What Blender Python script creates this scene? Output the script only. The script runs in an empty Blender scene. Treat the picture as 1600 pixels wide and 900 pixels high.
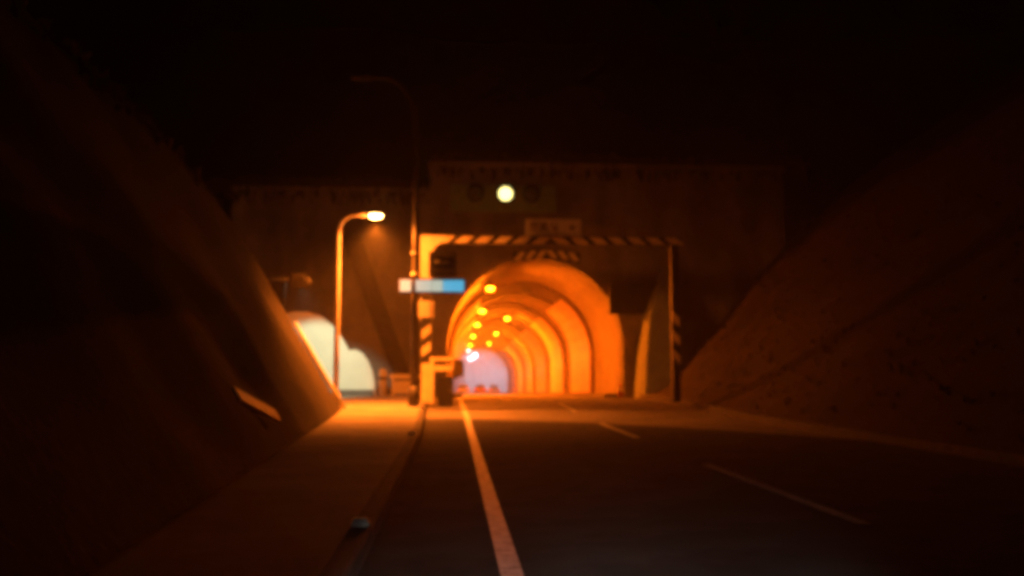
import bpy, bmesh, math, random
from mathutils import Vector, Matrix, noise

R = math.radians
random.seed(7)
S = bpy.context.scene
COL = S.collection

# ------------------------------------------------------------------ camera
cam = bpy.data.cameras.new('camera')
cam.lens = 31.5
cam.sensor_width = 36
cam.clip_start = 0.05
cam.clip_end = 2000
cam.dof.use_dof = True
cam.dof.focus_distance = 3.6
cam.dof.aperture_fstop = 1.7
cam_o = bpy.data.objects.new('camera', cam)
COL.objects.link(cam_o)
cam_o.location = (0, 0, 1.5)
cam_o.rotation_euler = (R(90 + 5.224), 0, R(-3.744))
S.camera = cam_o

# ------------------------------------------------------------------ night sky, moon
W = bpy.data.worlds.new('World')
S.world = W
W.use_nodes = True
nt = W.node_tree
nt.nodes.clear()
sky = nt.nodes.new('ShaderNodeTexSky')
sky.sky_type = 'NISHITA'
sky.sun_disc = False
sky.sun_elevation = R(-6)
sky.sun_rotation = R(200)
bg = nt.nodes.new('ShaderNodeBackground')
bg.inputs['Strength'].default_value = 0.004
wo = nt.nodes.new('ShaderNodeOutputWorld')
nt.links.new(sky.outputs[0], bg.inputs['Color'])
nt.links.new(bg.outputs[0], wo.inputs['Surface'])
sun = bpy.data.lights.new('moon', 'SUN')
sun.energy = 0.003
sun.angle = R(0.5)
sun.color = (0.8, 0.88, 1.0)
sun_o = bpy.data.objects.new('moon', sun)
COL.objects.link(sun_o)
sun_o.rotation_euler = (R(40), 0, R(-20))

S.view_settings.view_transform = 'Standard'
S.view_settings.look = 'None'
S.view_settings.exposure = 0.0
S.view_settings.gamma = 1.0
S.cycles.use_denoising = True
S.cycles.max_bounces = 6
S.cycles.diffuse_bounces = 3
S.cycles.volume_bounces = 0
S.cycles.volume_step_rate = 4
S.cycles.sample_clamp_indirect = 6
S.cycles.sample_clamp_direct = 40
S.cycles.use_adaptive_sampling = True
S.cycles.adaptive_threshold = 0.02
S.cycles.filter_width = 4.0

SODIUM = (1.0, 0.142, 0.003)
LAMPCOL = (1.0, 0.18, 0.012)
LAMP_POWER = 2500
LAMP_OMNI = 240
LAMP_DOWN = 13000
TUNNEL_GLOW = 4800
COOL_GLOW = 520
FLOOD_POWER = 2400
HEAD_POWER = 560

# ------------------------------------------------------------------ helpers
def tag(o, label=None, cat=None, group=None, kind=None):
    if label: o['label'] = label
    if cat: o['category'] = cat
    if group: o['group'] = group
    if kind: o['kind'] = kind
    return o

def empty(name, loc=(0, 0, 0), rz=0):
    o = bpy.data.objects.new(name, None)
    COL.objects.link(o)
    o.location = loc
    o.rotation_euler = (0, 0, rz)
    return o

class MB:
    """collects shapes; build() links them as one mesh object"""
    def __init__(s):
        s.bm = bmesh.new()
    def box(s, c, d, rot=None, bevel=0):
        b = bmesh.new()
        bmesh.ops.create_cube(b, size=1)
        bmesh.ops.scale(b, vec=d, verts=b.verts)
        if bevel:
            bmesh.ops.bevel(b, geom=b.edges[:], offset=bevel, segments=2, affect='EDGES')
        if rot:
            bmesh.ops.rotate(b, matrix=rot, verts=b.verts)
        bmesh.ops.translate(b, vec=c, verts=b.verts)
        return s._add(b)
    def _add(s, b):
        m = bpy.data.meshes.new('t')
        b.to_mesh(m)
        b.free()
        s.bm.from_mesh(m)
        bpy.data.meshes.remove(m)
        return s
    def tube(s, pts, rad, n=10, cap=True):
        pts = [Vector(p) for p in pts]
        rads = rad if isinstance(rad, (list, tuple)) else [rad] * len(pts)
        rings = []
        for i, p in enumerate(pts):
            t = (pts[min(i + 1, len(pts) - 1)] - pts[max(i - 1, 0)]).normalized()
            ref = Vector((0, 1, 0)) if abs(t.y) < 0.9 else Vector((1, 0, 0))
            u = t.cross(ref).normalized()
            v = t.cross(u).normalized()
            rings.append([s.bm.verts.new(p + (u * math.cos(a) + v * math.sin(a)) * rads[i])
                          for a in [2 * math.pi * k / n for k in range(n)]])
        for a, b in zip(rings, rings[1:]):
            for k in range(n):
                f = s.bm.faces.new((a[k], a[(k + 1) % n], b[(k + 1) % n], b[k]))
                f.smooth = True
        if cap:
            s.bm.faces.new(rings[0][::-1])
            s.bm.faces.new(rings[-1])
        return s
    def prism(s, poly, y0, y1):
        """polygon of (x, z) extruded from y0 to y1"""
        a = [s.bm.verts.new((x, y0, z)) for x, z in poly]
        b = [s.bm.verts.new((x, y1, z)) for x, z in poly]
        s.bm.faces.new(a)
        s.bm.faces.new(b[::-1])
        n = len(poly)
        for k in range(n):
            s.bm.faces.new((a[k], b[k], b[(k + 1) % n], a[(k + 1) % n]))
        return s
    def loft(s, rings, closed=True, cap=True, smooth=True):
        vs = [[s.bm.verts.new(p) for p in r] for r in rings]
        n = len(rings[0])
        for a, b in zip(vs, vs[1:]):
            for k in range(n if closed else n - 1):
                f = s.bm.faces.new((a[k], a[(k + 1) % n], b[(k + 1) % n], b[k]))
                f.smooth = smooth
        if cap:
            s.bm.faces.new(vs[0][::-1])
            s.bm.faces.new(vs[-1])
        return s
    def ball(s, c, d, seg=16):
        b = bmesh.new()
        bmesh.ops.create_uvsphere(b, u_segments=seg, v_segments=seg // 2, radius=0.5)
        bmesh.ops.scale(b, vec=d, verts=b.verts)
        bmesh.ops.translate(b, vec=c, verts=b.verts)
        for f in b.faces: f.smooth = True
        return s._add(b)
    def build(s, name, mat, parent=None, fix=True):
        if fix:
            bmesh.ops.recalc_face_normals(s.bm, faces=s.bm.faces[:])
        m = bpy.data.meshes.new(name)
        s.bm.to_mesh(m)
        s.bm.free()
        m.materials.append(mat)
        o = bpy.data.objects.new(name, m)
        COL.objects.link(o)
        if parent: o.parent = parent
        return o

def mat(name, col, rough=0.8, var=0.25, scale=3.0, bump=0.0, bscale=30, metal=0.0, emit=None, estr=0,
        stain=0.0, spec=0.4, aniso=(1, 1, 1)):
    m = bpy.data.materials.new(name)
    m.use_nodes = True
    t = m.node_tree
    p = t.nodes['Principled BSDF']
    p.inputs['Roughness'].default_value = rough
    p.inputs['Metallic'].default_value = metal
    p.inputs['Specular IOR Level'].default_value = spec
    tc = t.nodes.new('ShaderNodeTexCoord')
    mp = t.nodes.new('ShaderNodeMapping')
    mp.inputs['Scale'].default_value = aniso
    t.links.new(tc.outputs['Object'], mp.inputs['Vector'])
    n1 = t.nodes.new('ShaderNodeTexNoise')
    n1.inputs['Scale'].default_value = scale
    n1.inputs['Detail'].default_value = 6
    n1.inputs['Roughness'].default_value = 0.65
    t.links.new(mp.outputs[0], n1.inputs['Vector'])
    cr = t.nodes.new('ShaderNodeValToRGB')
    cr.color_ramp.elements[0].position = 0.3
    cr.color_ramp.elements[1].position = 0.7
    lo = [max(0, c * (1 - var)) for c in col]
    hi = [min(1, c * (1 + var)) for c in col]
    cr.color_ramp.elements[0].color = (*lo, 1)
    cr.color_ramp.elements[1].color = (*hi, 1)
    t.links.new(n1.outputs['Fac'], cr.inputs['Fac'])
    out = cr.outputs['Color']
    if stain:
        n2 = t.nodes.new('ShaderNodeTexNoise')
        n2.inputs['Scale'].default_value = 0.55
        n2.inputs['Detail'].default_value = 5
        mp2 = t.nodes.new('ShaderNodeMapping')
        mp2.inputs['Scale'].default_value = (0.9, 0.9, 0.38)
        t.links.new(tc.outputs['Object'], mp2.inputs['Vector'])
        t.links.new(mp2.outputs[0], n2.inputs['Vector'])
        r2 = t.nodes.new('ShaderNodeValToRGB')
        r2.color_ramp.elements[0].position = 0.42
        r2.color_ramp.elements[1].position = 0.62
        r2.color_ramp.elements[0].color = (1 - stain, 1 - stain, 1 - stain, 1)
        r2.color_ramp.elements[1].color = (1, 1, 1, 1)
        t.links.new(n2.outputs['Fac'], r2.inputs['Fac'])
        mx = t.nodes.new('ShaderNodeMix')
        mx.data_type = 'RGBA'
        mx.blend_type = 'MULTIPLY'
        mx.inputs['Factor'].default_value = 1
        t.links.new(out, mx.inputs[6])
        t.links.new(r2.outputs['Color'], mx.inputs[7])
        out = mx.outputs[2]
    t.links.new(out, p.inputs['Base Color'])
    if bump:
        n3 = t.nodes.new('ShaderNodeTexNoise')
        n3.inputs['Scale'].default_value = bscale
        n3.inputs['Detail'].default_value = 4
        t.links.new(tc.outputs['Object'], n3.inputs['Vector'])
        b = t.nodes.new('ShaderNodeBump')
        b.inputs['Strength'].default_value = bump
        b.inputs['Distance'].default_value = 0.03
        t.links.new(n3.outputs['Fac'], b.inputs['Height'])
        t.links.new(b.outputs[0], p.inputs['Normal'])
    if emit:
        if estr < 50: m.cycles.emission_sampling = 'NONE'
        p.inputs['Emission Color'].default_value = (*emit, 1)
        p.inputs['Emission Strength'].default_value = estr
    return m

M = dict(
    asphalt=mat('asphalt', (0.052, 0.049, 0.046), 0.95, 0.4, 1.2, 0.5, 90, spec=0.12),
    pavement=mat('portal_pavement', (0.21, 0.19, 0.17), 0.85, 0.2, 0.7, 0.3, 60, stain=0.2),
    shade_and_drain=mat('dip_shade_strip', (0.012, 0.011, 0.011), 0.8, 0.3, 4, 0.4, 60),  # near-black painted shade for the road dip; the threshold drain shares it
    paint=mat('road_paint', (0.52, 0.51, 0.48), 0.6, 0.5, 9, 0.2, 80),
    walk=mat('sidewalk_concrete', (0.38, 0.35, 0.31), 0.85, 0.22, 0.9, 0.3, 40, stain=0.25),
    kerb=mat('kerb_stone', (0.10, 0.095, 0.09), 0.85, 0.3, 3, 0.3, 40),
    concrete=mat('portal_concrete', (0.27, 0.24, 0.20), 0.9, 0.25, 0.8, 0.4, 14, stain=0.45),
    collar=mat('tunnel_collar_concrete', (0.27, 0.22, 0.16), 0.85, 0.2, 0.8, 0.2, 14, stain=0.2),
    soot=mat('sooty_lining', (0.12, 0.08, 0.05), 0.9, 0.3, 0.7, 0.3, 10, stain=0.4),
    tile=mat('tunnel_wall_tile', (0.60, 0.40, 0.15), 0.5, 0.14, 0.9, 0.08, 12, stain=0.15),
    far_bright=mat('whitened_far_lining', (0.66, 0.69, 0.72), 0.5, 0.1, 0.9, 0.08, 12, stain=0.15),  # far lining whitened so its colour adds to the white light there
    raking_shade=mat('raking_shade_dark', (0.045, 0.035, 0.028), 0.95, 0.4, 2, 0.5, 12),  # dark tone standing for a shadow band on the head wall
    greenwall=mat('grey_green_buttress', (0.32, 0.38, 0.33), 0.85, 0.2, 1.3, 0.3, 14, stain=0.3),
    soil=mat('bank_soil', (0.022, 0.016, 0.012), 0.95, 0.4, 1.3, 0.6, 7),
    glow_soil=mat('red_glow_soil', (0.028, 0.013, 0.009), 0.95, 0.4, 1.0, 0.5, 6),  # reddened to imitate the dim red glow on the right bank
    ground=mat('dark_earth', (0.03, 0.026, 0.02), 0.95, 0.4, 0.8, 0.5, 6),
    scrub=mat('dry_scrub', (0.045, 0.028, 0.014), 0.9, 0.5, 2),
    white=mat('white_paint', (0.76, 0.76, 0.68), 0.55, 0.06, 1.2, 0.06, 8, stain=0.12),
    cream=mat('cream_paint', (0.78, 0.70, 0.58), 0.55, 0.1, 3),
    yellow=mat('hazard_yellow', (0.82, 0.70, 0.44), 0.5, 0.15, 4),
    black=mat('hazard_black', (0.02, 0.018, 0.016), 0.6, 0.3, 4),
    steel=mat('galvanised_steel', (0.30, 0.29, 0.28), 0.42, 0.2, 6, metal=0.5),
    lamppaint=mat('pale_lamp_paint', (0.46, 0.42, 0.42), 0.6, 0.25, 5),
    postpaint=mat('brown_post_paint', (0.04, 0.034, 0.028), 0.5, 0.25, 4),
    darksteel=mat('dark_steel', (0.055, 0.05, 0.045), 0.55, 0.3, 5, metal=0.2),
    signwhite=mat('sign_white', (0.88, 0.88, 0.84), 0.5, 0.1, 3),
    signink=mat('sign_ink', (0.22, 0.16, 0.06), 0.6, 0.2, 6),
    board=mat('green_signal_board', (0.22, 0.32, 0.12), 0.7, 0.2, 2),
    lensoff=mat('dark_lens', (0.015, 0.02, 0.012), 0.3, 0.2, 4),
    lensgreen=mat('green_tinted_lens', (0.10, 0.14, 0.06), 0.4, 0.2, 4),
    sodium=mat('sodium_lens', (0.8, 0.6, 0.3), 0.4, 0, emit=(1, 0.55, 0.16), estr=45),
    tubelamp=mat('tunnel_lens', (0.8, 0.6, 0.3), 0.4, 0, emit=SODIUM, estr=TUNNEL_GLOW),
    coollamp=mat('cool_lens', (0.8, 0.8, 0.8), 0.4, 0, emit=(0.58, 0.80, 1.0), estr=COOL_GLOW),
    coolweak=mat('cool_lens_weak', (0.8, 0.8, 0.8), 0.4, 0, emit=(1.0, 0.93, 0.75), estr=22),
    signal=mat('signal_lens_lit', (0.9, 0.8, 0.5), 0.4, 0, emit=(1, 0.84, 0.28), estr=3.2),
    blue=mat('lit_blue_panel', (0.03, 0.07, 0.10), 0.4, 0.05, emit=(0.07, 0.46, 0.72), estr=0.95),
    pale=mat('lit_pale_panel', (0.10, 0.12, 0.12), 0.4, 0.05, emit=(0.36, 0.58, 0.50), estr=0.9),
    warmend=mat('lit_cream_end', (0.15, 0.14, 0.12), 0.4, 0.05, emit=(1.0, 0.78, 0.46), estr=0.9),
    floodlens=mat('flood_lens', (0.8, 0.9, 0.8), 0.4, 0, emit=(0.85, 1, 0.75), estr=8),
    carwhite=mat('white_car_paint', (0.75, 0.75, 0.76), 0.3, 0.03, 2, spec=0.6),
    carred=mat('red_car_paint', (0.55, 0.12, 0.09), 0.3, 0.05, 2, spec=0.6),
    cardark=mat('dark_car_paint', (0.02, 0.022, 0.03), 0.3, 0.05, 2, spec=0.6),
    glass=mat('car_glass', (0.012, 0.014, 0.016), 0.08, 0, spec=0.7),
    rubber=mat('rubber', (0.02, 0.02, 0.02), 0.9, 0.2, 8),
    olive=mat('olive_cabinet_paint', (0.10, 0.085, 0.02), 0.6, 0.2, 4),
    tail=mat('tail_lamp', (0.5, 0.03, 0.02), 0.4, 0, emit=(1, 0.08, 0.05), estr=4),
    headlens=mat('head_lamp', (0.8, 0.8, 0.8), 0.2, 0, emit=(1, 0.96, 0.88), estr=3),
    reflector=mat('reflector', (0.9, 0.88, 0.82), 0.3, 0.05, 4),
    cone=mat('cone_red', (0.45, 0.09, 0.03), 0.6, 0.1, 4),
)

# ------------------------------------------------------------------ terrain levels
def road_z(y):
    if y < 24: return 0.0
    if y < 40:                       # slight hump in front of the portal
        t = (y - 24) / 16
        return 0.20 * t * t * (3 - 2 * t)
    return 0.20 - 0.025 * max(0, y - 43) - (0.012 * max(0, min(y, 43) - 40))

TX, TR, TSPRING = 4.22, 4.55, 2.6          # tunnel axis x, radius, wall height
def axis(s):
    """tunnel axis: distance s -> x, y, heading (turns left far in)"""
    s0, rad = 156.0, 95.0
    if s <= s0: return TX, s, 0.0
    a = (s - s0) / rad
    return TX - rad * (1 - math.cos(a)), s0 + rad * math.sin(a), a
def floor_z(s): return road_z(46) - 0.025 * (s - 46)

# ------------------------------------------------------------------ ground, road, sidewalk
def sheet(name, xs, ys, z, m, thick=0, parent=None, kind='structure'):
    b = MB()
    rows = []
    for y in ys:
        xa, xb = xs(y)
        n = 10
        rows.append([(xa + (xb - xa) * k / n, y, z(y, xa + (xb - xa) * k / n)) for k in range(n + 1)])
    b.loft(rows, closed=False, cap=False, smooth=True)
    o = b.build(name, m, parent)
    # make it face up
    if o.data.polygons[0].normal.z < 0: o.data.flip_normals()
    if kind and not parent: o['kind'] = kind
    return o

def fr(a, b, n): return [a + (b - a) * k / n for k in range(n + 1)]

b = MB()
b.loft([[(-900, -600, -0.35), (-0.76, -600, -0.35), (9.2, -600, -0.35), (900, -600, -0.35)],
        [(-900, 46.4, -0.35), (-0.76, 46.4, -0.35), (9.2, 46.4, -0.35), (900, 46.4, -0.35)]], closed=False, cap=False)
o = b.build('ground', M['ground']); o['kind'] = 'structure'
if o.data.polygons[0].normal.z < 0: o.data.flip_normals()

def kerb_x(y):      # left kerb line
    return -0.70 - 0.26 * max(0, min(1, (y - 20) / 12))
def right_x(y): return 9.0

def camber(y, x): return road_z(y) - 0.0022 * (x - 4.2) ** 2 + 0.0022 * 4.2 ** 2 * 0.6
def joint_y(x):     # line where the old asphalt meets the portal pavement
    return 27.2 - 0.55 * max(0, x) - 0.050 * max(0, x) ** 2
# road up to the joint and pavement beyond it (their edge runs obliquely)
def split_sheet(name, t0, t1, m, dz):
    b = MB()
    rows = []
    for t in fr(t0, t1, 26):
        row = []
        for k in range(13):
            x = -0.97 + (9.05 + 0.97) * k / 12
            if t <= 0: y = joint_y(x) + (joint_y(x) + 60) * t
            else: y = joint_y(x) + (46.2 - joint_y(x)) * t
            row.append((x, y, camber(y, x) + dz))
        rows.append(row)
    b.loft(rows, closed=False, cap=False)
    o = b.build(name, m)
    if o.data.polygons[0].normal.z < 0: o.data.flip_normals()
    o['kind'] = 'structure'
    return o
split_sheet('road', -1, 0, M['asphalt'], 0)
split_sheet('portal_pavement', 0, 1, M['pavement'], 0)
# painted dip shade along the joint, and a dark drain across the threshold
b = MB()
rows = []
for k in range(25):
    x = -0.9 + 9.9 * k / 24
    w = 1.0 + 0.5 * (x / 9)
    y = joint_y(x)
    rows.append([(x, y - w * 0.5, camber(y - w * .5, x) + 0.008), (x, y + w * .5, camber(y + w * .5, x) + 0.008)])
b.loft(rows, closed=False, cap=False)
o = b.build('dip_shade_strip', M['shade_and_drain']); o['kind'] = 'structure'
if o.data.polygons[0].normal.z < 0: o.data.flip_normals()
b = MB()
rows = []
for k in range(25):
    x = -0.3 + 9.0 * k / 24
    y = 43.6 + 0.5 * math.sin(math.pi * k / 24)
    rows.append([(x, y - .3, camber(y - .3, x) + 0.008), (x, y + .3, camber(y + .3, x) + 0.008)])
b.loft(rows, closed=False, cap=False)
o = b.build('threshold_drain', M['shade_and_drain']); o['kind'] = 'structure'
if o.data.polygons[0].normal.z < 0: o.data.flip_normals()

def marking(name, pts, w, label, group=None):
    b = MB()
    rows = []
    for (x, y) in pts:
        rows.append([(x - w / 2, y, camber(y, x) + 0.013), (x + w / 2, y, camber(y, x) + 0.013)])
    b.loft(rows, closed=False, cap=False)
    o = b.build(name, M['paint'])
    if o.data.polygons[0].normal.z < 0: o.data.flip_normals()
    o['kind'] = 'structure'
    return o
marking('edge_line', [(0.44 - (0.16 * max(0, (y - 28) / 14)), y) for y in fr(-20, 43.2, 60)], 0.17, '')
for (ya, yb) in ((-16, -10.5), (-4, 1.2), (8.5, 13.9), (19.4, 24.6), (30.2, 35.4)):
    marking('lane_dash', [(3.93 + 0.012 * max(0, y - 14), y) for y in fr(ya, yb, 8)], 0.14, '')

# sidewalk with kerb
def bank_x(y):       # toe of the left bank
    return -2.35 - 1.30 * max(0, min(1, (y - 6) / 24.5))
b = MB()
rows = [[(kerb_x(y) - 0.18, y, road_z(y) + 0.14), (-2.2, y, road_z(y) + 0.15), (-4.5, y, road_z(y) + 0.16), (-12, y, road_z(y) + 0.17)]
        for y in fr(-60, 46.0, 60)]
b.loft(rows, closed=False, cap=False)
o = b.build('sidewalk', M['walk']); o['kind'] = 'structure'
if o.data.polygons[0].normal.z < 0: o.data.flip_normals()
def kerb(name, fx, side, ya, yb):
    root = empty(name); root['kind'] = 'structure'
    n = int((yb - ya) / 1.0)
    for i in range(n):
        y0, y1 = ya + i * 1.0 + 0.006, ya + (i + 1) * 1.0 - 0.006
        b = MB()
        rings = []
        for y in (y0, y1):
            x, z = fx(y), road_z(y)
            w = 0.18 * side
            rings.append([(x, y, z - 0.12), (x, y, z + 0.115), (x + 0.02 * side, y, z + 0.145), (x + w - .003 * side, y, z + 0.145), (x + w - .003 * side, y, z - 0.12)])
        b.loft(rings, smooth=False)
        b.build('kerb_stone', M['kerb'], root)
kerb('kerb_left', kerb_x, -1, 5, 45)
kerb('kerb_right', right_x, 1, 8, 43)

# ------------------------------------------------------------------ banks and hill
def nz(x, y, z, s, a): return a * noise.noise(Vector((x * s, y * s, z * s)))
BANK_END = 30.4
b = MB()
rows = []
prof = [(0, 0.05), (0.25, 0.42), (0.8, 1.35), (1.5, 2.5), (2.2, 3.65), (3.0, 5.0), (3.8, 6.3), (4.8, 7.7), (7, 9.7), (10, 12), (16, 15.5), (26, 20), (60, 30), (160, 48)]
for y in fr(-60, BANK_END, 90):
    row = []
    for i, (d, h) in enumerate(prof):
        a = 0.22 if 0 < i else 0.03
        if y > BANK_END - 0.8: a *= 0.25
        dx = nz(d, y, h, 0.55, a) + nz(d, y, h, 1.9, a * 0.45)
        row.append((bank_x(y) - d + dx, y, 0.14 + h + dx * 0.4))
    rows.append(row)
# end face turning away from the road
for q in (0.5, 1.5, 3.5, 8, 15):
    rows.append([(bank_x(BANK_END) - d - q * 1.2 * (1 if i else 1), BANK_END + 0.06 + q * 0.75, 0.14 + h * (1 if i < 9 else 1)) for i, (d, h) in enumerate(prof)])
b.loft(rows, closed=False, cap=False)
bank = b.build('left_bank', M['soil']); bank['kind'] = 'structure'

def rprof(y):
    return [(0, 0.02), (0.3, 0.25), (0.9, 0.8), (2, 2.0), (3.2, 3.3), (4.5, 4.9), (6, 6.6), (8, 8.7), (11, 11.2), (16, 14.5), (28, 20), (70, 32), (170, 48)]
b = MB()
rows = []
for y in fr(-60, 46.3, 96):
    row = []
    for i, (d, h) in enumerate(rprof(y)):
        a = 0.25 if i > 1 else 0.05
        dx = nz(d, y, h + 40, 0.35, a) + nz(d, y, h + 9, 1.5, a * 0.4)
        row.append((9.26 + d + dx + (1.2 * max(0, (y - 40) / 6) if i > 0 else 0), y, road_z(min(y, 43)) + 0.12 + h + dx * 0.5))
    rows.append(row)
b.loft(rows, closed=False, cap=False)
o = b.build('right_bank', M['glow_soil']); o['kind'] = 'structure'
# hill over the tunnel
b = MB()
rows = []
for j, (dy, dz) in enumerate([(0, 0), (1, 0.3), (3, 1.4), (7, 4.0), (13, 8), (24, 15), (50, 28), (110, 50), (260, 80)]):
    row = []
    for i in range(41):
        x = -160 + 8 * i
        row.append((x, 46.9 + dy, 9.9 + (0.0 if j == 0 else dz + nz(x, dy, 3, 0.12, 1.2 + dz * .05)) + 0.03 * abs(x - 4)))
    rows.append(row)
b.loft(rows, closed=False, cap=False)
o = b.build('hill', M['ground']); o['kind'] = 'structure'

# dry scrub on the banks
def scrub(name, n, place, label):
    b = MB()
    for _ in range(n):
        p, h = place()
        k = random.randint(3, 5)
        for q in range(k):
            a = random.uniform(0, 6.28)
            d = Vector((math.cos(a), math.sin(a), 0))
            s = Vector((-d.y, d.x, 0)) * h * random.uniform(.04, .09)
            tip = p + d * h * random.uniform(.25, .7) + Vector((0, 0, h * random.uniform(.6, 1.1)))
            mid = p + d * h * .15 + Vector((0, 0, h * .5))
            v = [b.bm.verts.new(p - s), b.bm.verts.new(p + s), b.bm.verts.new(mid + s), b.bm.verts.new(mid - s), b.bm.verts.new(tip)]
            b.bm.faces.new((v[0], v[1], v[2], v[3]))
            b.bm.faces.new((v[3], v[2], v[4]))
    o = b.build(name, M['scrub'], fix=False)
    tag(o, label, 'scrub', kind='stuff')
def rp():
    y = random.uniform(12, 44)
    d = random.uniform(0.2, 11) ** 1.0
    pr = rprof(y)
    for (d0, h0), (d1, h1) in zip(pr, pr[1:]):
        if d0 <= d <= d1:
            h = h0 + (h1 - h0) * (d - d0) / (d1 - d0)
    return Vector((9.26 + d + (1.2 * max(0, (y - 40) / 6)), y, road_z(min(y, 43)) + 0.05 + h)), random.uniform(.08, .30)
scrub('bank_scrub', 1600, rp, 'dry low scrub growing on the dim bank right of the road')
def lp():
    y = random.uniform(8, 30)
    d = random.uniform(4.2, 14)
    for (d0, h0), (d1, h1) in zip(prof, prof[1:]):
        if d0 <= d <= d1:
            h = h0 + (h1 - h0) * (d - d0) / (d1 - d0)
    return Vector((bank_x(y) - d, y, 0.10 + h)), random.uniform(.15, .5)
scrub('bank_scrub', 1400, lp, 'dry low scrub along the dark upper bank left of the road')

def bp():
    x = random.uniform(-14, 19)
    dy = random.uniform(-1.05, 2.0) if random.random() < .6 else random.uniform(-1.1, -.5)
    return Vector((x, 47.0 + dy, (10.75 if x < -1.3 else 12.15) + 0.15 * dy + (random.uniform(-.7, .1) if dy < -.9 else 0))), random.uniform(.3, 1.0)
scrub('hilltop_scrub', 2600, bp, 'scrub hanging over the top of the tunnel head wall')

# ------------------------------------------------------------------ portal head wall
FZ = floor_z(46)
hw = empty('portal_headwall', (0, 46, 0))
tag(hw, 'stained concrete head wall around the tunnel mouth', 'wall')
NA = 28
arch = [(TX - TR, FZ - 0.25), (TX - TR, FZ + TSPRING)]
arch += [(TX - TR * math.cos(math.pi * k / NA), FZ + TSPRING + TR * math.sin(math.pi * k / NA)) for k in range(1, NA)]
arch += [(TX + TR, FZ + TSPRING), (TX + TR, FZ - 0.25)]
XL, XR, ZT = -1.3, 17.5, 12.0
outer = []
cz = FZ + TSPRING
for (x, z) in arch:
    dx, dz = x - TX, z - cz
    if z < cz + 0.01:
        outer.append((XL if dx < 0 else XR, z)); continue
    ts = []
    if dx < 0: ts.append((XL - TX) / dx)
    if dx > 0: ts.append((XR - TX) / dx)
    if dz > 0: ts.append((ZT - cz) / dz)
    t = min(ts)
    outer.append((TX + dx * t, cz + dz * t))
# make sure corners exist
def corner(cx, cz_):
    k = min(range(len(outer)), key=lambda i: (outer[i][0] - cx) ** 2 + (outer[i][1] - cz_) ** 2)
    outer[k] = (cx, cz_)
corner(XL, ZT); corner(XR, ZT)
b = MB()
T = 0.9
fi = [b.bm.verts.new((x, 0, z)) for x, z in arch]
fo = [b.bm.verts.new((x, 0, z)) for x, z in outer]
bi = [b.bm.verts.new((x, T, z)) for x, z in arch]
bo = [b.bm.verts.new((x, T, z)) for x, z in outer]
for k in range(len(arch) - 1):
    b.bm.faces.new((fi[k], fi[k + 1], fo[k + 1], fo[k]))
    b.bm.faces.new((fi[k], bi[k], bi[k + 1], fi[k + 1]))
    b.bm.faces.new((fo[k], fo[k + 1], bo[k + 1], bo[k]))
b.build('wall_face', M['concrete'], hw)
b = MB(); b.box((-6.3, 0.42, 5.2), (9.98, 0.8, 10.9)); b.build('side_wall', M['concrete'], hw)
b = MB(); b.box((8.1, 0.36, 12.14), (18.9, 1.2, 0.28), bevel=.02); b.build('coping', M['concrete'], hw)
b = MB(); b.box((-6.35, 0.40, 10.76), (10.0, 1.1, 0.22), bevel=.02); b.build('coping', M['concrete'], hw)
b = MB(); b.box((4.2, -0.05, 8.95), (13.8, 0.10, 0.16)); b.build('string_course', M['concrete'], hw)
# arch trim, a low ring proud of the wall
b = MB()
rings = []
for (x, z) in arch[1:-1]:
    dx, dz = x - TX, z - cz
    L = math.hypot(dx, dz)
    ux, uz = dx / L, dz / L
    rings.append([(x + ux * .003, -0.05, z + uz * .003), (x + ux * .28, -0.05, z + uz * .28), (x + ux * .28, 0.05, z + uz * .28), (x + ux * .003, 0.05, z + uz * .003)])
b.loft(rings, smooth=False)
b.build('arch_trim', M['collar'], hw)

# dark raking strip added as a shadow band on the head wall, left
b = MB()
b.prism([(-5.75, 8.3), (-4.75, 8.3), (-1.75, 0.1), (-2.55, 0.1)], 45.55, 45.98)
tag(b.build('raking_shade_strip', M['raking_shade']), 'dark raking strip imitating shade, slanting down the head wall behind the lit street lamp', 'buttress')
# grey-green wing on the right
b = MB()
b.loft([[(9.25, 43.0, 0.0), (10.75, 42.6, 0.0), (10.9, 45.98, 0.0), (9.25, 45.98, 0.0)],
        [(9.45, 43.4, 2.2), (10.95, 43.0, 2.2), (11.0, 45.98, 2.2), (9.45, 45.98, 2.2)],
        [(9.75, 43.9, 4.2), (11.05, 43.5, 4.2), (11.1, 45.98, 4.2), (9.75, 45.98, 4.2)],
        [(10.35, 44.5, 5.7), (11.05, 44.2, 5.7), (11.1, 45.98, 5.7), (10.35, 45.98, 5.7)],
        [(10.75, 45.0, 6.8), (11.0, 44.9, 6.8), (11.05, 45.98, 6.8), (10.75, 45.98, 6.8)]], smooth=False)
tag(b.build('wing_buttress', M['greenwall']), 'grey green tapering buttress right of the tunnel mouth', 'buttress')

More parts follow.
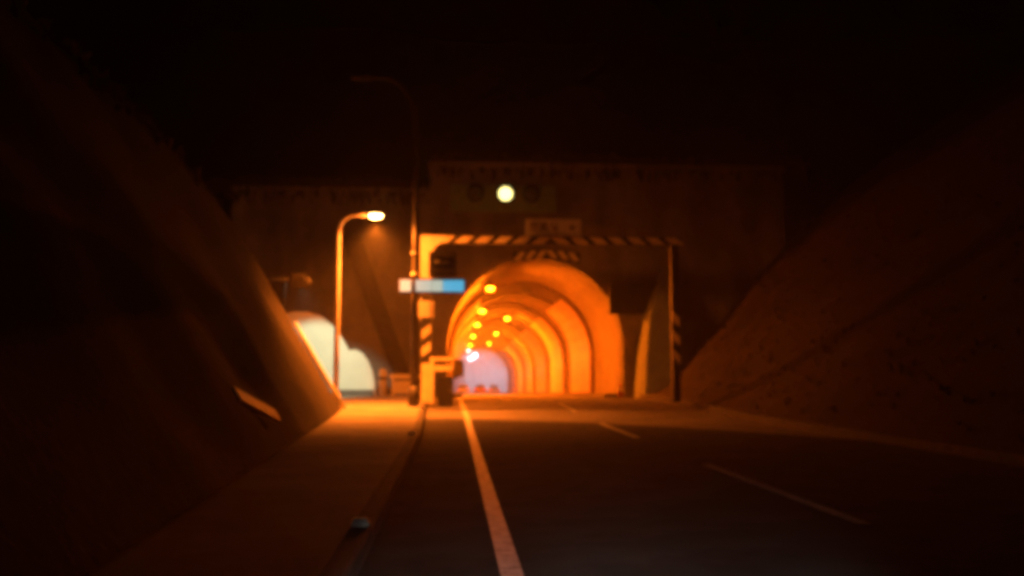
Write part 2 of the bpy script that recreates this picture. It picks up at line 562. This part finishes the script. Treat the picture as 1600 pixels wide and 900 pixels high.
# ------------------------------------------------------------------ tunnel
tn = empty('tunnel', (TX, 46, 0))
tag(tn, 'arched road tunnel with an orange lit lining curving away to white light', 'tunnel')
inv = Matrix.Translation((-TX, -46, 0))
def sect(s, r, spring, z0=-0.3, out=0.0):
    x, y, a = axis(s)
    f = floor_z(s)
    u = (math.cos(a), math.sin(a))
    pts = [(-r - out, f + z0), (-r - out, f + spring * 0.5), (-r - out, f + spring)]
    n = 24
    pts += [(-(r + out) * math.cos(math.pi * k / n), f + spring + (r + out) * math.sin(math.pi * k / n)) for k in range(1, n)]
    pts += [(r + out, f + spring), (r + out, f + spring * .5), (r + out, f + z0)]
    return [(x + l * u[0] - TX, y + l * u[1] - 46, z) for l, z in pts]
def lining(name, ss, r, m, spring=TSPRING, wall=None):
    rings = [sect(s, r, spring) for s in ss]
    b = MB()
    b.loft(rings, closed=False, cap=False)
    # returns at both ends so that the ring has thickness
    for s in (ss[0], ss[-1]):
        i = sect(s, r, spring)
        o_ = sect(s, r, spring, out=0.32)
        b.loft([i, o_], closed=False, cap=False, smooth=False)
    return b.build(name, m, tn, fix=False)
lining('portal_collar', fr(46.9, 55.5, 4), TR - 0.004, M['collar'])
s = 55.52
k = 0
while s < 250:
    L = 4.5
    r = 4.29 if k % 2 else 4.42
    lining('lining_ring', fr(s, s + L - 0.1, 3), r, M['soot' if s < 136 else 'far_bright'])
    s += L
    k += 1
# black backing behind the ring joints
b = MB(); b.loft([sect(q, 4.47, TSPRING) for q in fr(55.52, 250, 60)], closed=False, cap=False)
b.build('joint_seal', M['black'], tn, fix=False)
# tiled side walls: large panels standing proud of the lining
def panel(s0, s1, side, h):
    b = MB()
    rings = []
    for q in fr(s0, s1, 2):
        x, y, a = axis(q)
        f = floor_z(q)
        pr = []
        for l, z in [(4.27, 0.25), (4.27, 1.4), (4.265, TSPRING)] + [(4.265 * math.cos(t), TSPRING + 4.265 * math.sin(t)) for t in fr(0.08, h, 5)]:
            pr.append((l, z))
        pr += [(l + .10, z) for l, z in pr[::-1]]
        rings.append([(x + side * l * math.cos(a) - TX, y + side * l * math.sin(a) - 46, f + z) for l, z in pr])
    b.loft(rings, smooth=False)
    b.build('wall_panel', M['tile' if s0 < 136 else 'far_bright'], tn)
s = 55.7
k_bay = -1
while s < 235:
    L = 4.5
    k_bay += 1
    for sd in (-1, 1):
        if s < 136 and k_bay % 3 == 2: continue      # every third bay left bare, imitating dark bands between pools of lamp light
        panel(s + .03, s + L - .03, sd, 0.95)
    s += L
# far section turned wall closes the view: lining simply goes on round the bend
b = MB()
rows = []
for q in fr(46.15, 250, 90):
    x, y, a = axis(q)
    f = floor_z(q)
    rows.append([(x + l * math.cos(a), y + l * math.sin(a), f + dz) for l, dz in ((-4.6, .02), (0, .03), (4.6, .02))])
b.loft(rows, closed=False, cap=False)
o = b.build('tunnel_road', M['pavement']); o['kind'] = 'structure'
if o.data.polygons[0].normal.z < 0: o.data.flip_normals()
for sd in (-1, 1):
    b = MB()
    rings = []
    for q in fr(47.0, 250, 80):
        x, y, a = axis(q)
        f = floor_z(q)
        rings.append([(x + sd * l * math.cos(a), y + sd * l * math.sin(a), f + z) for l, z in ((4.6, 0.2), (4.6, -.2), (3.72, -.2), (3.72, 0.19), (3.75, 0.2))])
    b.loft(rings, smooth=False)
    o = b.build('walkway', M['kerb']); o['kind'] = 'structure'
b = MB()
rows = []
for q in fr(46.2, 200, 60):
    x, y, a = axis(q)
    rows.append([(x + l * math.cos(a), y + l * math.sin(a), floor_z(q) + .035) for l in (-4.2 + .30 + .28, -4.2 + .45 + .28)])
b.loft(rows, closed=False, cap=False)
o = b.build('edge_line', M['paint']); o['kind'] = 'structure'
if o.data.polygons[0].normal.z < 0: o.data.flip_normals()
for i in range(8):
    b = MB()
    rows = []
    for q in fr(50 + i * 11, 55 + i * 11, 4):
        x, y, a = axis(q)
        rows.append([(x + l * math.cos(a), y + l * math.sin(a), floor_z(q) + .035) for l in (-.07, .07)])
    b.loft(rows, closed=False, cap=False)
    o = b.build('lane_dash', M['paint']); o['kind'] = 'structure'
    if o.data.polygons[0].normal.z < 0: o.data.flip_normals()

# tunnel lamps
def tunnel_lamp(s, dx, h, lens, label, group, big=1.0):
    x, y, a = axis(s)
    r = empty('tunnel_lamp', (x + dx * math.cos(a), y + dx * math.sin(a), floor_z(s) + h), a)
    tag(r, label, 'lamp', group)
    b = MB(); b.box((0, 0, 0.10 * big), (0.62 * big, 1.15 * big, 0.14), bevel=.03); b.build('housing', M['darksteel'], r)
    b = MB(); b.box((0, 0, -0.03 * big), (0.32 * big, 0.66 * big, 0.09), bevel=.02); b.build('lens', M[lens], r)
    top = TSPRING + math.sqrt(max(0.1, 4.5 ** 2 - dx * dx)) - h
    for yy in (-.4, .4):
        b = MB(); b.tube([(0, yy * big, .16), (0, yy * big, top)], .025, 6)
        b.build('hanger', M['darksteel'], r)
LD, RD = 2.05 - TX, 4.62 - TX
tunnel_lamp(50, LD, 6.05, 'tubelamp', 'nearest lit tunnel lamp, just inside the arch crown', 'tunnel lamps')
names = ['second', 'third', 'fourth', 'fifth', 'sixth', 'seventh']
for i, q in enumerate((64, 77, 93, 110)):
    tunnel_lamp(q, LD, 6.05, 'tubelamp', f'{names[i]} orange tunnel lamp in the left row counted from the tunnel mouth', 'tunnel lamps')
tunnel_lamp(57, RD, 6.6, 'lensoff', 'dark unlit tunnel lamp hanging at the crown near the mouth', 'tunnel lamps')
for i, q in enumerate((77, 97, 117)):
    tunnel_lamp(q, RD, 6.6, 'tubelamp', f'{["nearest","second","third","fourth"][i]} lit orange tunnel lamp in the right row', 'tunnel lamps')
for i, q in enumerate((122, 146, 156, 166, 176, 186)):
    tunnel_lamp(q, LD if i == 0 else -0.6, 5.9 if i == 0 else 6.4, 'coolweak' if i == 0 else 'coollamp', f'{["nearest","second","third","fourth","fifth","farthest"][i]} cool white lamp deep inside the tunnel', 'white lamps deep in the tunnel')

ec = empty('wall_cabinet', (TX - 4.27, 50.5, floor_z(50.5)))
tag(ec, 'olive emergency cabinet on the left tunnel wall near the mouth', 'cabinet')
b = MB(); b.box((.32, 0, 1.62), (.66, .9, 0.95), bevel=.04); b.build('casing', M['olive'], ec)
b = MB(); b.box((.32, -.46, 1.62), (.52, .03, .78), bevel=.01); b.build('door', M['olive'], ec)
b = MB(); b.box((.16, 0, 1.10), (.34, .6, .09)); b.build('bracket', M['darksteel'], ec)

# ------------------------------------------------------------------ cars
def make_car(paint, label, loc, rz=0, van=False, lamps=False):
    r = empty('car', loc, rz)
    tag(r, label, 'car')
    h = 1.40
    #        y     half   z0    z1   (body to the belt line); front is +y
    sec = [(-2.15, .70, .38, .80), (-2.05, .80, .28, .92), (-1.4, .86, .22, .95), (-.3, .87, .20, .93), (.8, .86, .20, .90), (1.6, .83, .22, .80), (1.98, .74, .28, .70), (2.12, .60, .36, .60)]
    def ring(y, w, z0, z1):
        return [(-w * .92, y, z0), (-w, y, z0 + .12), (-w, y, (z0 + z1) / 2), (-w * .96, y, z1 - .06), (-w * .86, y, z1), (0, y, z1 + .03),
                (w * .86, y, z1), (w * .96, y, z1 - .06), (w, y, (z0 + z1) / 2), (w, y, z0 + .12), (w * .92, y, z0)]
    b = MB(); b.loft([ring(*q) for q in sec]); body = b.build('body', paint, r)
    cab = [(-1.95, .74, .88, .93), (-1.35, .72, .9, h - .06), (-.6, .70, .9, h), (.05, .69, .9, h - .03), (.95, .72, .86, .90)]
    b = MB()
    b.loft([[(-w, y, z0), (-w * .86, y, z1 - .04), (-w * .74, y, z1), (w * .74, y, z1), (w * .86, y, z1 - .04), (w, y, z0)] for y, w, z0, z1 in cab])
    b.build('window_glass', M['glass'], r)
    b = MB()
    b.loft([[(-w * .80, y, z1 + .0), (-w * .70, y, z1 + .025), (w * .70, y, z1 + .025), (w * .80, y, z1)] for y, w, z0, z1 in cab[1:4]])
    b.build('roof', paint, r)
    for sx in (-1, 1):
        for y in (-1.3, 1.3):
            b = MB()
            n = 20
            b.loft([[(sx * xx, y + rr * math.cos(t), .31 + rr * math.sin(t)) for t in [2 * math.pi * q / n for q in range(n)]] for xx, rr in ((.66, .29), (.70, .31), (.85, .31), (.88, .29))])
            wl = b.build('wheel', M['rubber'], r)
            b = MB()
            b.loft([[(sx * xx, y + rr * math.cos(t), .31 + rr * math.sin(t)) for t in [2 * math.pi * q / n for q in range(n)]] for xx, rr in ((.86, .2), (.89, .18))])
            b.build('rim', M['steel'], wl)
        b = MB(); b.box((sx * .60, -2.10, .72), (.26, .14, .17), bevel=.03); b.build('tail_light', M['tail'], r)
        b = MB(); b.box((sx * .58, 2.02, .60), (.30, .14, .13), bevel=.03); hl = b.build('headlight', M['headlens'], r)
        if lamps:
            l = bpy.data.lights.new('beam', 'SPOT')
            l.energy = HEAD_POWER; l.color = (1, .98, .93); l.spot_size = R(50); l.spot_blend = .4
            l.shadow_soft_size = .06
            lo = bpy.data.objects.new('beam', l); COL.objects.link(lo); lo.parent = hl
            lo.location = (sx * .58, 2.18, .62); lo.rotation_euler = (R(90 - 25.6), 0, R(-8 if sx < 0 else -12))
    b = MB(); b.box((0, -2.13, .42), (1.3, .10, .14), bevel=.02); b.build('bumper', M['black'], r)
    return r
make_car(M['carwhite'], 'white car in the left lane far inside the tunnel', (1.45, 132, floor_z(132) + .03))
make_car(M['carred'], 'pinkish red car in the middle of the road deep in the tunnel', (4.0, 134, floor_z(134) + .03))
make_car(M['carwhite'], 'pale car right of the pinkish red car deep in the tunnel', (6.4, 143, floor_z(143) + .03))
make_car(M['cardark'], 'dark car from whose roof the road is filmed', (0.32, -0.30, 0.03), lamps=True)

# ------------------------------------------------------------------ lit street lamp
LY = 31.0
sl = empty('street_lamp', (-3.98, LY, road_z(LY) + .15))
tag(sl, 'lit orange street lamp with a short curved arm, left of the tunnel', 'street lamp', 'street lamps')
H = 6.75
pts = [(0, 0, 0), (0, 0, 2), (0, 0, 4), (0, 0, H - .75)]
pts += [(.55 * (1 - math.cos(t)), 0, H - .75 + .62 * math.sin(t)) for t in fr(0.2, math.pi / 2, 7)]
pts += [(.95, 0, H - .12)]
b = MB(); b.tube(pts, [.10, .095, .085, .075] + [.07] * 8 + [.06], 12); b.build('pole', M['lamppaint'], sl)
b = MB(); b.tube([(0, 0, 0), (0, 0, .5)], [.17, .15], 12); b.build('base', M['steel'], sl)
b = MB()
b.loft([[(x, w * math.cos(t), H - .10 + hgt * (math.sin(t) if math.sin(t) > 0 else math.sin(t) * .25)) for t in [2 * math.pi * q / 14 for q in range(14)]]
        for x, w, hgt in ((.90, .05, .05), (1.0, .12, .09), (1.25, .15, .11), (1.5, .13, .09), (1.62, .05, .04))])
b.build('lamp_head', M['darksteel'], sl)
b = MB(); b.ball((1.27, 0, H - .15), (.46, .24, .20)); b.build('lens', M['sodium'], sl)
pl = bpy.data.lights.new('sodium_light', 'SPOT')
pl.spot_size = R(172); pl.spot_blend = .4
pl.energy = LAMP_POWER; pl.color = LAMPCOL; pl.shadow_soft_size = .12
po = bpy.data.objects.new('sodium_light', pl); COL.objects.link(po); po.parent = sl; po.location = (1.27, -0.02, H - .42); po.rotation_euler = (R(18), R(-4), 0)
om = bpy.data.lights.new('sodium_stray', 'POINT')
om.energy = LAMP_OMNI; om.color = LAMPCOL; om.shadow_soft_size = .12
omo = bpy.data.objects.new('sodium_stray', om); COL.objects.link(omo); omo.parent = sl; omo.location = (1.27, -0.02, H - .36)
dl = bpy.data.lights.new('sodium_downlight', 'SPOT')
dl.energy = LAMP_DOWN; dl.color = LAMPCOL; dl.shadow_soft_size = .12; dl.spot_size = R(114); dl.spot_blend = 1.0
dlo = bpy.data.objects.new('sodium_downlight', dl); COL.objects.link(dlo); dlo.parent = sl; dlo.location = (1.27, -0.02, H - .40)
dlo.rotation_euler = (R(-12), R(-4), 0)

# tall unlit lamp post
tp = empty('street_lamp', (-1.36, 31.6, road_z(31.6) + .15))
tag(tp, 'tall dark unlit lamp post with its arm lost in the night sky', 'street lamp', 'street lamps')
H2 = 11.9
pts = [(0, 0, 0), (0, 0, 3), (0, 0, 6), (0, 0, 9.6)] + [(-1.1 * (1 - math.cos(t)), 0, 9.6 + 2.1 * math.sin(t)) for t in fr(.15, math.pi / 2, 8)] + [(-1.7, 0, H2 - .22)]
b = MB(); b.tube(pts, [.14, .13, .115, .10] + [.085] * 9 + [.07], 12); b.build('pole', M['postpaint'], tp)
b = MB(); b.tube([(0, 0, 0), (0, 0, .7)], [.20, .18], 12); b.build('base', M['darksteel'], tp)
b = MB(); b.box((-2.0, 0, H2 - .2), (.75, .28, .16), bevel=.05); b.build('lamp_head', M['darksteel'], tp)
for z in (4.55, 5.3):
    b = MB(); b.tube([(0, 0, z), (0, 0, z + .10)], .17, 12); b.build('clamp_band', M['steel'], tp)

# lit blue sign bar on the tall post
bs = empty('sign', (-1.36, 31.3, 0))
tag(bs, 'lit sign bar, cream to cyan blue, strapped across the tall dark post', 'sign')
zc = 4.42
b = MB(); b.box((.60, 0, zc), (2.34, .14, .52), bevel=.02); b.build('housing', M['darksteel'], bs)
def lit(x0, x1, m, nm):
    q = MB(); q.box(((x0 + x1) / 2, -.085, zc), (x1 - x0, .03, .40), bevel=.008); q.build(nm, M[m], bs)
lit(-.50, -.12, 'warmend', 'cream_panel')
lit(.04, .60, 'pale', 'pale_panel')
lit(.61, .98, 'pale', 'pale_panel')
lit(.99, 1.72, 'blue', 'blue_panel')
b = MB(); b.box((-.02, .10, zc), (.3, .10, .34)); b.build('bracket', M['steel'], bs)
# dark signal box above it
db = empty('signal_box', (.55 - 1.36 + .72, 31.25, 4.74))
tag(db, 'dark louvred signal box standing on the blue sign bar', 'signal')
b = MB(); b.box((-.30, .12, .45), (.96, .34, .88), bevel=.03); b.build('casing', M['black'], db)
for i, z in enumerate((.22, .46, .70)):
    b = MB(); b.box((-.30, -.12, z), (.84, .16, .035), rot=None); b.build('louvre', M['darksteel'], db)
b = MB(); b.box((-.32, -.065, .53), (.50, .02, .05)); b.build('name_strip', M['signwhite'], db)
b = MB(); b.tube([(-.3, .1, -.10), (-.3, .1, .03)], .05, 8); b.build('stem', M['darksteel'], db)

# ------------------------------------------------------------------ height gantry
GY = 34.0
g = empty('height_gantry', (0, GY, 0))
tag(g, 'hazard striped height limit frame spanning the road before the tunnel', 'gantry')
gz = road_z(GY) + .14
XA, XB, ZB, ZH = -1.28, 8.72, 6.30, .30
def stripe(poly, y, m='yellow'):
    q = MB(); q.prism(poly, y - .012, y + .012)
    q.build('stripe', M[m], g)
b = MB(); b.box(((XA + XB) / 2, 0, ZB + ZH / 2), (XB - XA, .26, ZH)); b.build('beam', M['black'], g)
mid = 3.85
x = XA + .95
while x < XB - .2:
    sl_ = .16 if x < mid else -.16
    w = .46
    stripe([(x - w / 2 - sl_, ZB + .02), (x + w / 2 - sl_, ZB + .02), (x + w / 2 + sl_, ZB + ZH - .02), (x - w / 2 + sl_, ZB + ZH - .02)], -.145)
    x += .735
b = MB(); b.box((XA + .24, 0, (ZB + 4.35) / 2 + .15), (.44, .34, ZB - 4.35 + .29), bevel=.015); b.build('upper_post', M['cream'], g)
b = MB()
b.prism([(XA + .46, ZB - .45), (XA + .52, ZB - .20), (XA + .72, ZB - .02), (XA + .95, ZB + .04), (XA + .95, ZB + .29), (XA + .46, ZB + .29)], -.165, -.132)
b.build('gusset', M['cream'], g)
b = MB(); b.box((XA + .26, .02, (4.35 + gz) / 2), (.36, .30, 4.35 - gz)); b.build('lower_post', M['black'], g)
b = MB(); b.box((XA + .22, -.02, 3.78), (.62, .42, .86), bevel=.12); b.build('junction_box', M['cream'], g)
z = gz + .10
n = 0
while z < 3.15:
    if z > 1.95 or z < .0:
        stripe([(XA + .09, z), (XA + .43, z + .26), (XA + .43, z + .60), (XA + .09, z + .34)], -.145)
        z += .66
    else:
        z += .1
b = MB(); b.box((XA + .26, -.15, (gz + 1.75) / 2), (.34, .02, 1.75 - gz)); b.build('post_sleeve', M['yellow'], g)
for px in (XB - .2,):
    b = MB(); b.box((px, 0, (ZB + gz) / 2), (.30, .26, ZB - gz)); b.build('lower_post', M['black'], g)
    z = 1.7
    while z < 3.6:
        stripe([(px - .14, z + .26), (px + .14, z), (px + .14, z + .34), (px - .14, z + .60)], -.145)
        z += .72
# plate with the clearance writing on the beam
sg = empty('sign', (3.80, GY - .02, ZB + ZH + .01))
tag(sg, 'pale rectangular plate with dark characters on top of the striped beam', 'sign')
b = MB(); b.box((0, 0, .34), (2.16, .06, .68), bevel=.015); b.build('plate', M['signwhite'], sg)
b = MB()
for (cx, cz_, w, h_) in ((0, .655, 2.12, .03), (0, .025, 2.12, .03), (-1.05, .34, .03, .62), (1.05, .34, .03, .62)):
    b.box((cx, -.034, cz_), (w, .01, h_))
b.build('rim', M['cream'], sg)
def glyph(cx, strokes, sc=.17):
    q = MB()
    for (x0, z0, x1, z1) in strokes:
        q.box((cx + (x0 + x1) / 2 * sc, -.037, .34 + (z0 + z1) / 2 * sc), (abs(x1 - x0) * sc + .05, .012, abs(z1 - z0) * sc + .05))
    q.build('character', M['signink'], sg)
glyph(-.72, [(-.8, -1, -.8, 1), (-.8, 1, -.3, 1), (-.3, 0, -.3, 1), (.1, -1, .1, 1), (.1, 1, .8, 1), (.8, 0, .8, 1), (.1, 0, .8, 0), (.4, -1, .8, -1)])
glyph(-.36, [(-.8, .9, .8, .9), (-.4, .3, .4, .6), (-.8, -1, -.8, .1), (.8, -1, .8, .1), (-.8, .1, .8, .1), (-.3, -.6, .3, -.3)])
glyph(.06, [(-.5, 0, -.5, 1), (-.5, 0, .5, 0), (.4, -1, .4, 1), (-.1, -.4, .1, -.2)], .19)
glyph(.74, [(-.4, -.4, -.4, .4), (0, -.4, 0, .4), (.4, -.4, .4, .4), (-.4, .4, .4, .4)], .14)

# yellow barrier bracket and cabinet beside the gantry post
yb = empty('barrier_arm', (-.75, GY - .7, gz))
tag(yb, 'yellow two railed barrier bracket beside the left gantry post', 'barrier')
b = MB(); b.box((-.03, 0, .85), (.14, .14, 1.7)); b.build('post', M['yellow'], yb)
b = MB(); b.box((.36, -.02, 1.62), (.84, .07, .13), bevel=.01); b.build('rail', M['yellow'], yb)
b = MB(); b.box((.33, -.02, 1.28), (.78, .07, .20), bevel=.01); b.build('rail', M['yellow'], yb)
b = MB(); b.box((.74, 0.03, 1.45), (.07, .06, .45)); b.build('end_plate', M['yellow'], yb)
kb = empty('control_cabinet', (-.28, GY + .55, road_z(GY)))
tag(kb, 'small dark control cabinet below the yellow barrier bracket', 'cabinet')
b = MB(); b.box((0, 0, .55), (.56, .46, 1.02), bevel=.02); b.build('casing', M['black'], kb)
b = MB(); b.box((0, 0, 1.08), (.62, .52, .04)); b.build('lid', M['darksteel'], kb)
b = MB(); b.box((0, 0, .05), (.5, .4, .1)); b.build('plinth', M['kerb'], kb)
b = MB(); b.box((.18, -.24, .6), (.03, .03, .16)); b.build('handle', M['steel'], kb)

# ------------------------------------------------------------------ on the head wall: signal board, chevron plate, dark board
sb = empty('signal_board', (2.55, 45.72, 10.35))
tag(sb, 'dim green signal board with one lit round lamp high above the tunnel', 'traffic signal')
b = MB(); b.box((0, .1, 0), (5.5, .2, 1.42), bevel=.03); b.build('board', M['board'], sb)
for x, m_, rr in ((-1.45, 'lensgreen', .36), (.10, 'signal', .36), (1.45, 'lensgreen', .36)):
    b = MB(); b.tube([(x, -.02, .22), (x, -.09, .22)], rr + .09, 24); bz = b.build('bezel', M['black'], sb)
    b = MB(); b.ball((x, -.09, .22), (rr * 2, .20, rr * 2), 24); b.build('lens', M[m_], sb)
    b = MB()
    b.loft([[(x + (rr + .07 + e) * math.cos(t), yy, .22 + (rr + .07 + e) * math.sin(t)) for t in fr(.2, math.pi - .2, 14)] for yy, e in ((-.09, 0), (-.42, 0), (-.42, .02), (-.09, .02))], closed=False, cap=False)
    b.build('visor', M['black'], sb)
for x in (-2.3, 2.3):
    b = MB(); b.box((x, .24, 0), (.12, .09, 1.5)); b.build('bracket', M['darksteel'], sb)

cp = empty('chevron_plate', (4.80, 45.86, 7.42))
tag(cp, 'small arched plate of slanting hazard stripes at the crown of the tunnel mouth', 'sign')
nn = 16
top = [(-1.75 + 3.5 * k / nn, .30 - .16 * ((k / nn - .5) * 2) ** 2) for k in range(nn + 1)]
bot = [(-1.75 + 3.5 * k / nn, -.20 - .22 * ((k / nn - .5) * 2) ** 2) for k in range(nn + 1)]
b = MB(); b.prism(top + bot[::-1], 0, .06); b.build('plate', M['black'], cp)
for i in range(6):
    x = -1.40 + i * .56
    d = .16 if x < 0 else -.16
    zt = .25 - .16 * (x / 1.75) ** 2
    zb = -.16 - .22 * (x / 1.75) ** 2
    q = MB(); q.prism([(x - .16 - d, zb), (x + .16 - d, zb), (x + .16 + d, zt), (x - .16 + d, zt)], -.022, -.003)
    q.build('stripe', M['yellow'], cp)

vb = empty('message_board', (9.25, 45.7, 5.15))
tag(vb, 'black unlit message board on the head wall right of the arch', 'sign')
b = MB(); b.box((0, 0, 0), (2.5, .40, 1.55), bevel=.03); b.build('casing', M['black'], vb)
b = MB(); b.box((0, -.205, 0), (2.2, .02, 1.25)); b.build('screen', M['lensoff'], vb)
b = MB(); b.box((0, -.38, .80), (2.56, .40, .04)); b.build('hood', M['black'], vb)
b = MB(); b.box((0, .25, 0), (1.6, .12, .3)); b.build('bracket', M['darksteel'], vb)

tc_ = empty('traffic_cone', (8.35, 44.6, camber(44.6, 8.35) + .004))
tag(tc_, 'small dark red traffic cone at the foot of the right tunnel wall', 'cone')
b = MB(); b.box((0, 0, .02), (.42, .42, .04), bevel=.01); b.build('foot', M['rubber'], tc_)
b = MB(); b.tube([(0, 0, .04), (0, 0, .75)], [.16, .03], 14); b.build('body', M['cone'], tc_)
b = MB(); b.tube([(0, 0, .36), (0, 0, .50)], [.113, .087], 14); b.build('band', M['white'], tc_)

# ------------------------------------------------------------------ white curved wall in the left bay, with its floodlight
ww = empty('white_wall', (-5.05, 40.0, road_z(40) + .16))
tag(ww, 'white stepped wall with a rounded top, floodlit, behind the lit lamp pole', 'wall')
hi = [(-3.2, -.05), (-3.2, 3.05), (-2.6, 3.45), (-2.0, 3.62), (-1.35, 3.62), (-.8, 3.45), (-.3, 3.05), (.05, 2.62), (.32, 2.2), (.45, 1.95), (.45, -.05)]
b = MB(); b.prism(hi, 0, .35); b.build('high_panel', M['white'], ww)
lo_ = [(.453, -.05), (.453, 2.0), (.75, 2.03), (1.05, 1.88), (1.3, 1.55), (1.5, 1.1), (1.6, .6), (1.62, -.05)]
b = MB(); b.prism(lo_, -.02, .33); b.build('low_panel', M['white'], ww)
b = MB()
rim = [Vector((x, 0, z)) for x, z in hi[1:-1]]
b.loft([[(p.x, -.05, p.z - .0), (p.x, -.05, p.z + .07), (p.x, .40, p.z + .07), (p.x, .40, p.z)] for p in rim], smooth=False)
b.build('coping', M['cream'], ww)
b = MB(); b.box((.72, -.07, .12), (1.7, .12, .30)); b.build('plinth', M['kerb'], ww)
# sloping white coping on the end edge of the bank
e = BANK_END - .02
cx0 = bank_x(BANK_END) + .12
b = MB(); b.tube([(cx0 - .05, e, .20), (cx0 - .55, e, .98), (cx0 - 1.30, e, 2.25), (cx0 - 1.78, e, 3.08)], [.06, .075, .075, .06], 8)
tag(b.build('edge_coping', M['white']), 'bright white sloping coping along the end of the left bank', 'coping')
fl = empty('floodlight', (-5.75, 32.2, 4.62))
tag(fl, 'hooded floodlight on a horizontal arm above the white wall', 'floodlight')
b = MB(); b.tube([(-1.25, -.1, .05), (-.3, 0, .08), (.05, 0, .08)], .04, 8); b.build('arm', M['steel'], fl)
b = MB()
b.loft([[(.30 + .30 * math.cos(t) * k, yy, .02 + .28 * math.sin(t) * k) for t in fr(-.15, math.pi + .15, 14)] for yy, k in ((-.22, .75), (-.2, 1), (.45, 1.08), (.45, 1.0), (-.16, .93))], closed=False, cap=False)
b.build('hood', M['steel'], fl)
b = MB(); b.box((.30, -.20, .02), (.62, .03, .56), bevel=.01); b.build('back_plate', M['darksteel'], fl)
b = MB(); b.box((.30, .30, .02), (.40, .10, .34), bevel=.02); b.build('lens', M['floodlens'], fl)
b = MB(); b.box((-.42, 0, -.45), (.40, .3, .85), bevel=.03); b.build('ballast_box', M['black'], fl)
f = bpy.data.lights.new('flood_beam', 'SPOT')
f.energy = FLOOD_POWER; f.color = (.60, 1.0, .66); f.spot_size = R(40); f.spot_blend = .35; f.shadow_soft_size = .15
fo_ = bpy.data.objects.new('flood_beam', f); COL.objects.link(fo_); fo_.parent = fl
fo_.location = (.30, .55, -.05)
d = Vector((-6.0, 40, 1.1)) - Vector((-5.45, 32.75, 4.57))
fo_.rotation_euler = d.to_track_quat('-Z', 'Y').to_euler()

# small things in the bay
bo_ = empty('bollard', (-3.05, 39.4, road_z(39) + .16))
tag(bo_, 'pale rounded bollard at the right end of the white wall', 'bollard')
b = MB(); b.tube([(0, 0, 0), (0, 0, .95), (0, 0, 1.12), (0, 0, 1.2)], [.19, .19, .16, .06], 14); b.build('shaft', M['cream'], bo_)
b = MB(); b.tube([(0, 0, .72), (0, 0, .84)], .195, 14); b.build('band', M['black'], bo_)
rl = empty('guard_rail', (-2.15, 39.2, road_z(39) + .16))
tag(rl, 'short low yellow rail between the white wall and the tall post', 'rail')
for x in (-.45, .55):
    b = MB(); b.box((x, 0, .48), (.09, .09, .96)); b.build('post', M['yellow'], rl)
b = MB(); b.box((.05, -.06, .86), (1.3, .05, .2), bevel=.015); b.build('rail', M['yellow'], rl)
b = MB(); b.box((.05, 0.02, .40), (1.1, .03, .55)); b.build('kick_board', M['yellow'], rl)

pb = empty('concrete_slab', (0, 0, 0))
tag(pb, 'pale concrete slab lying aslant on the dark left bank', 'slab')
ax = Vector((.145, 2.55, -.47)).normalized()
an = Vector((.86, .05, .51)); an = (an - ax * an.dot(ax)).normalized()
aw = an.cross(ax)
b = MB()
b.box((0, 0, 0), (2.5, .26, .08), rot=Matrix((ax, aw, an)).transposed(), bevel=.015); b.build('slab', M['white'], pb)
pb.location = (-3.19, 15.0, .91)

# reflectors on the kerb
for i, (x, y) in enumerate(((-.80, 8.05), (-.86, 19.1), (-1.0, 30.2))):
    r = empty('kerb_reflector', (x, y, road_z(y) + .145))
    tag(r, ['nearest white reflector on the left kerb', 'middle white reflector on the left kerb', 'farthest white reflector on the left kerb, by the gantry post'][i], 'reflector', 'reflectors on the kerb')
    b = MB(); b.box((0, 0, .02), (.16, .12, .04), bevel=.008); b.build('base', M['cream'], r)
    b = MB(); b.box((0, -.05, .045), (.13, .03, .06), bevel=.008); b.build('face', M['reflector'], r)

# ------------------------------------------------------------------ thin haze added for a glow around the lamps
hz = MB(); hz.box((-60, 150, 30), (1100, 1000, 150))
hzm = bpy.data.materials.new('glow_haze')
hzm.use_nodes = True
t = hzm.node_tree
t.nodes.clear()
v = t.nodes.new('ShaderNodeVolumePrincipled')
v.inputs['Color'].default_value = (.9, .9, .9, 1)
v.inputs['Density'].default_value = 0.0021
v.inputs['Anisotropy'].default_value = 0.5
mo = t.nodes.new('ShaderNodeOutputMaterial')
t.links.new(v.outputs[0], mo.inputs['Volume'])
tag(hz.build('haze', hzm), 'thin haze added over the road for the lamp glow', 'haze', kind='stuff')
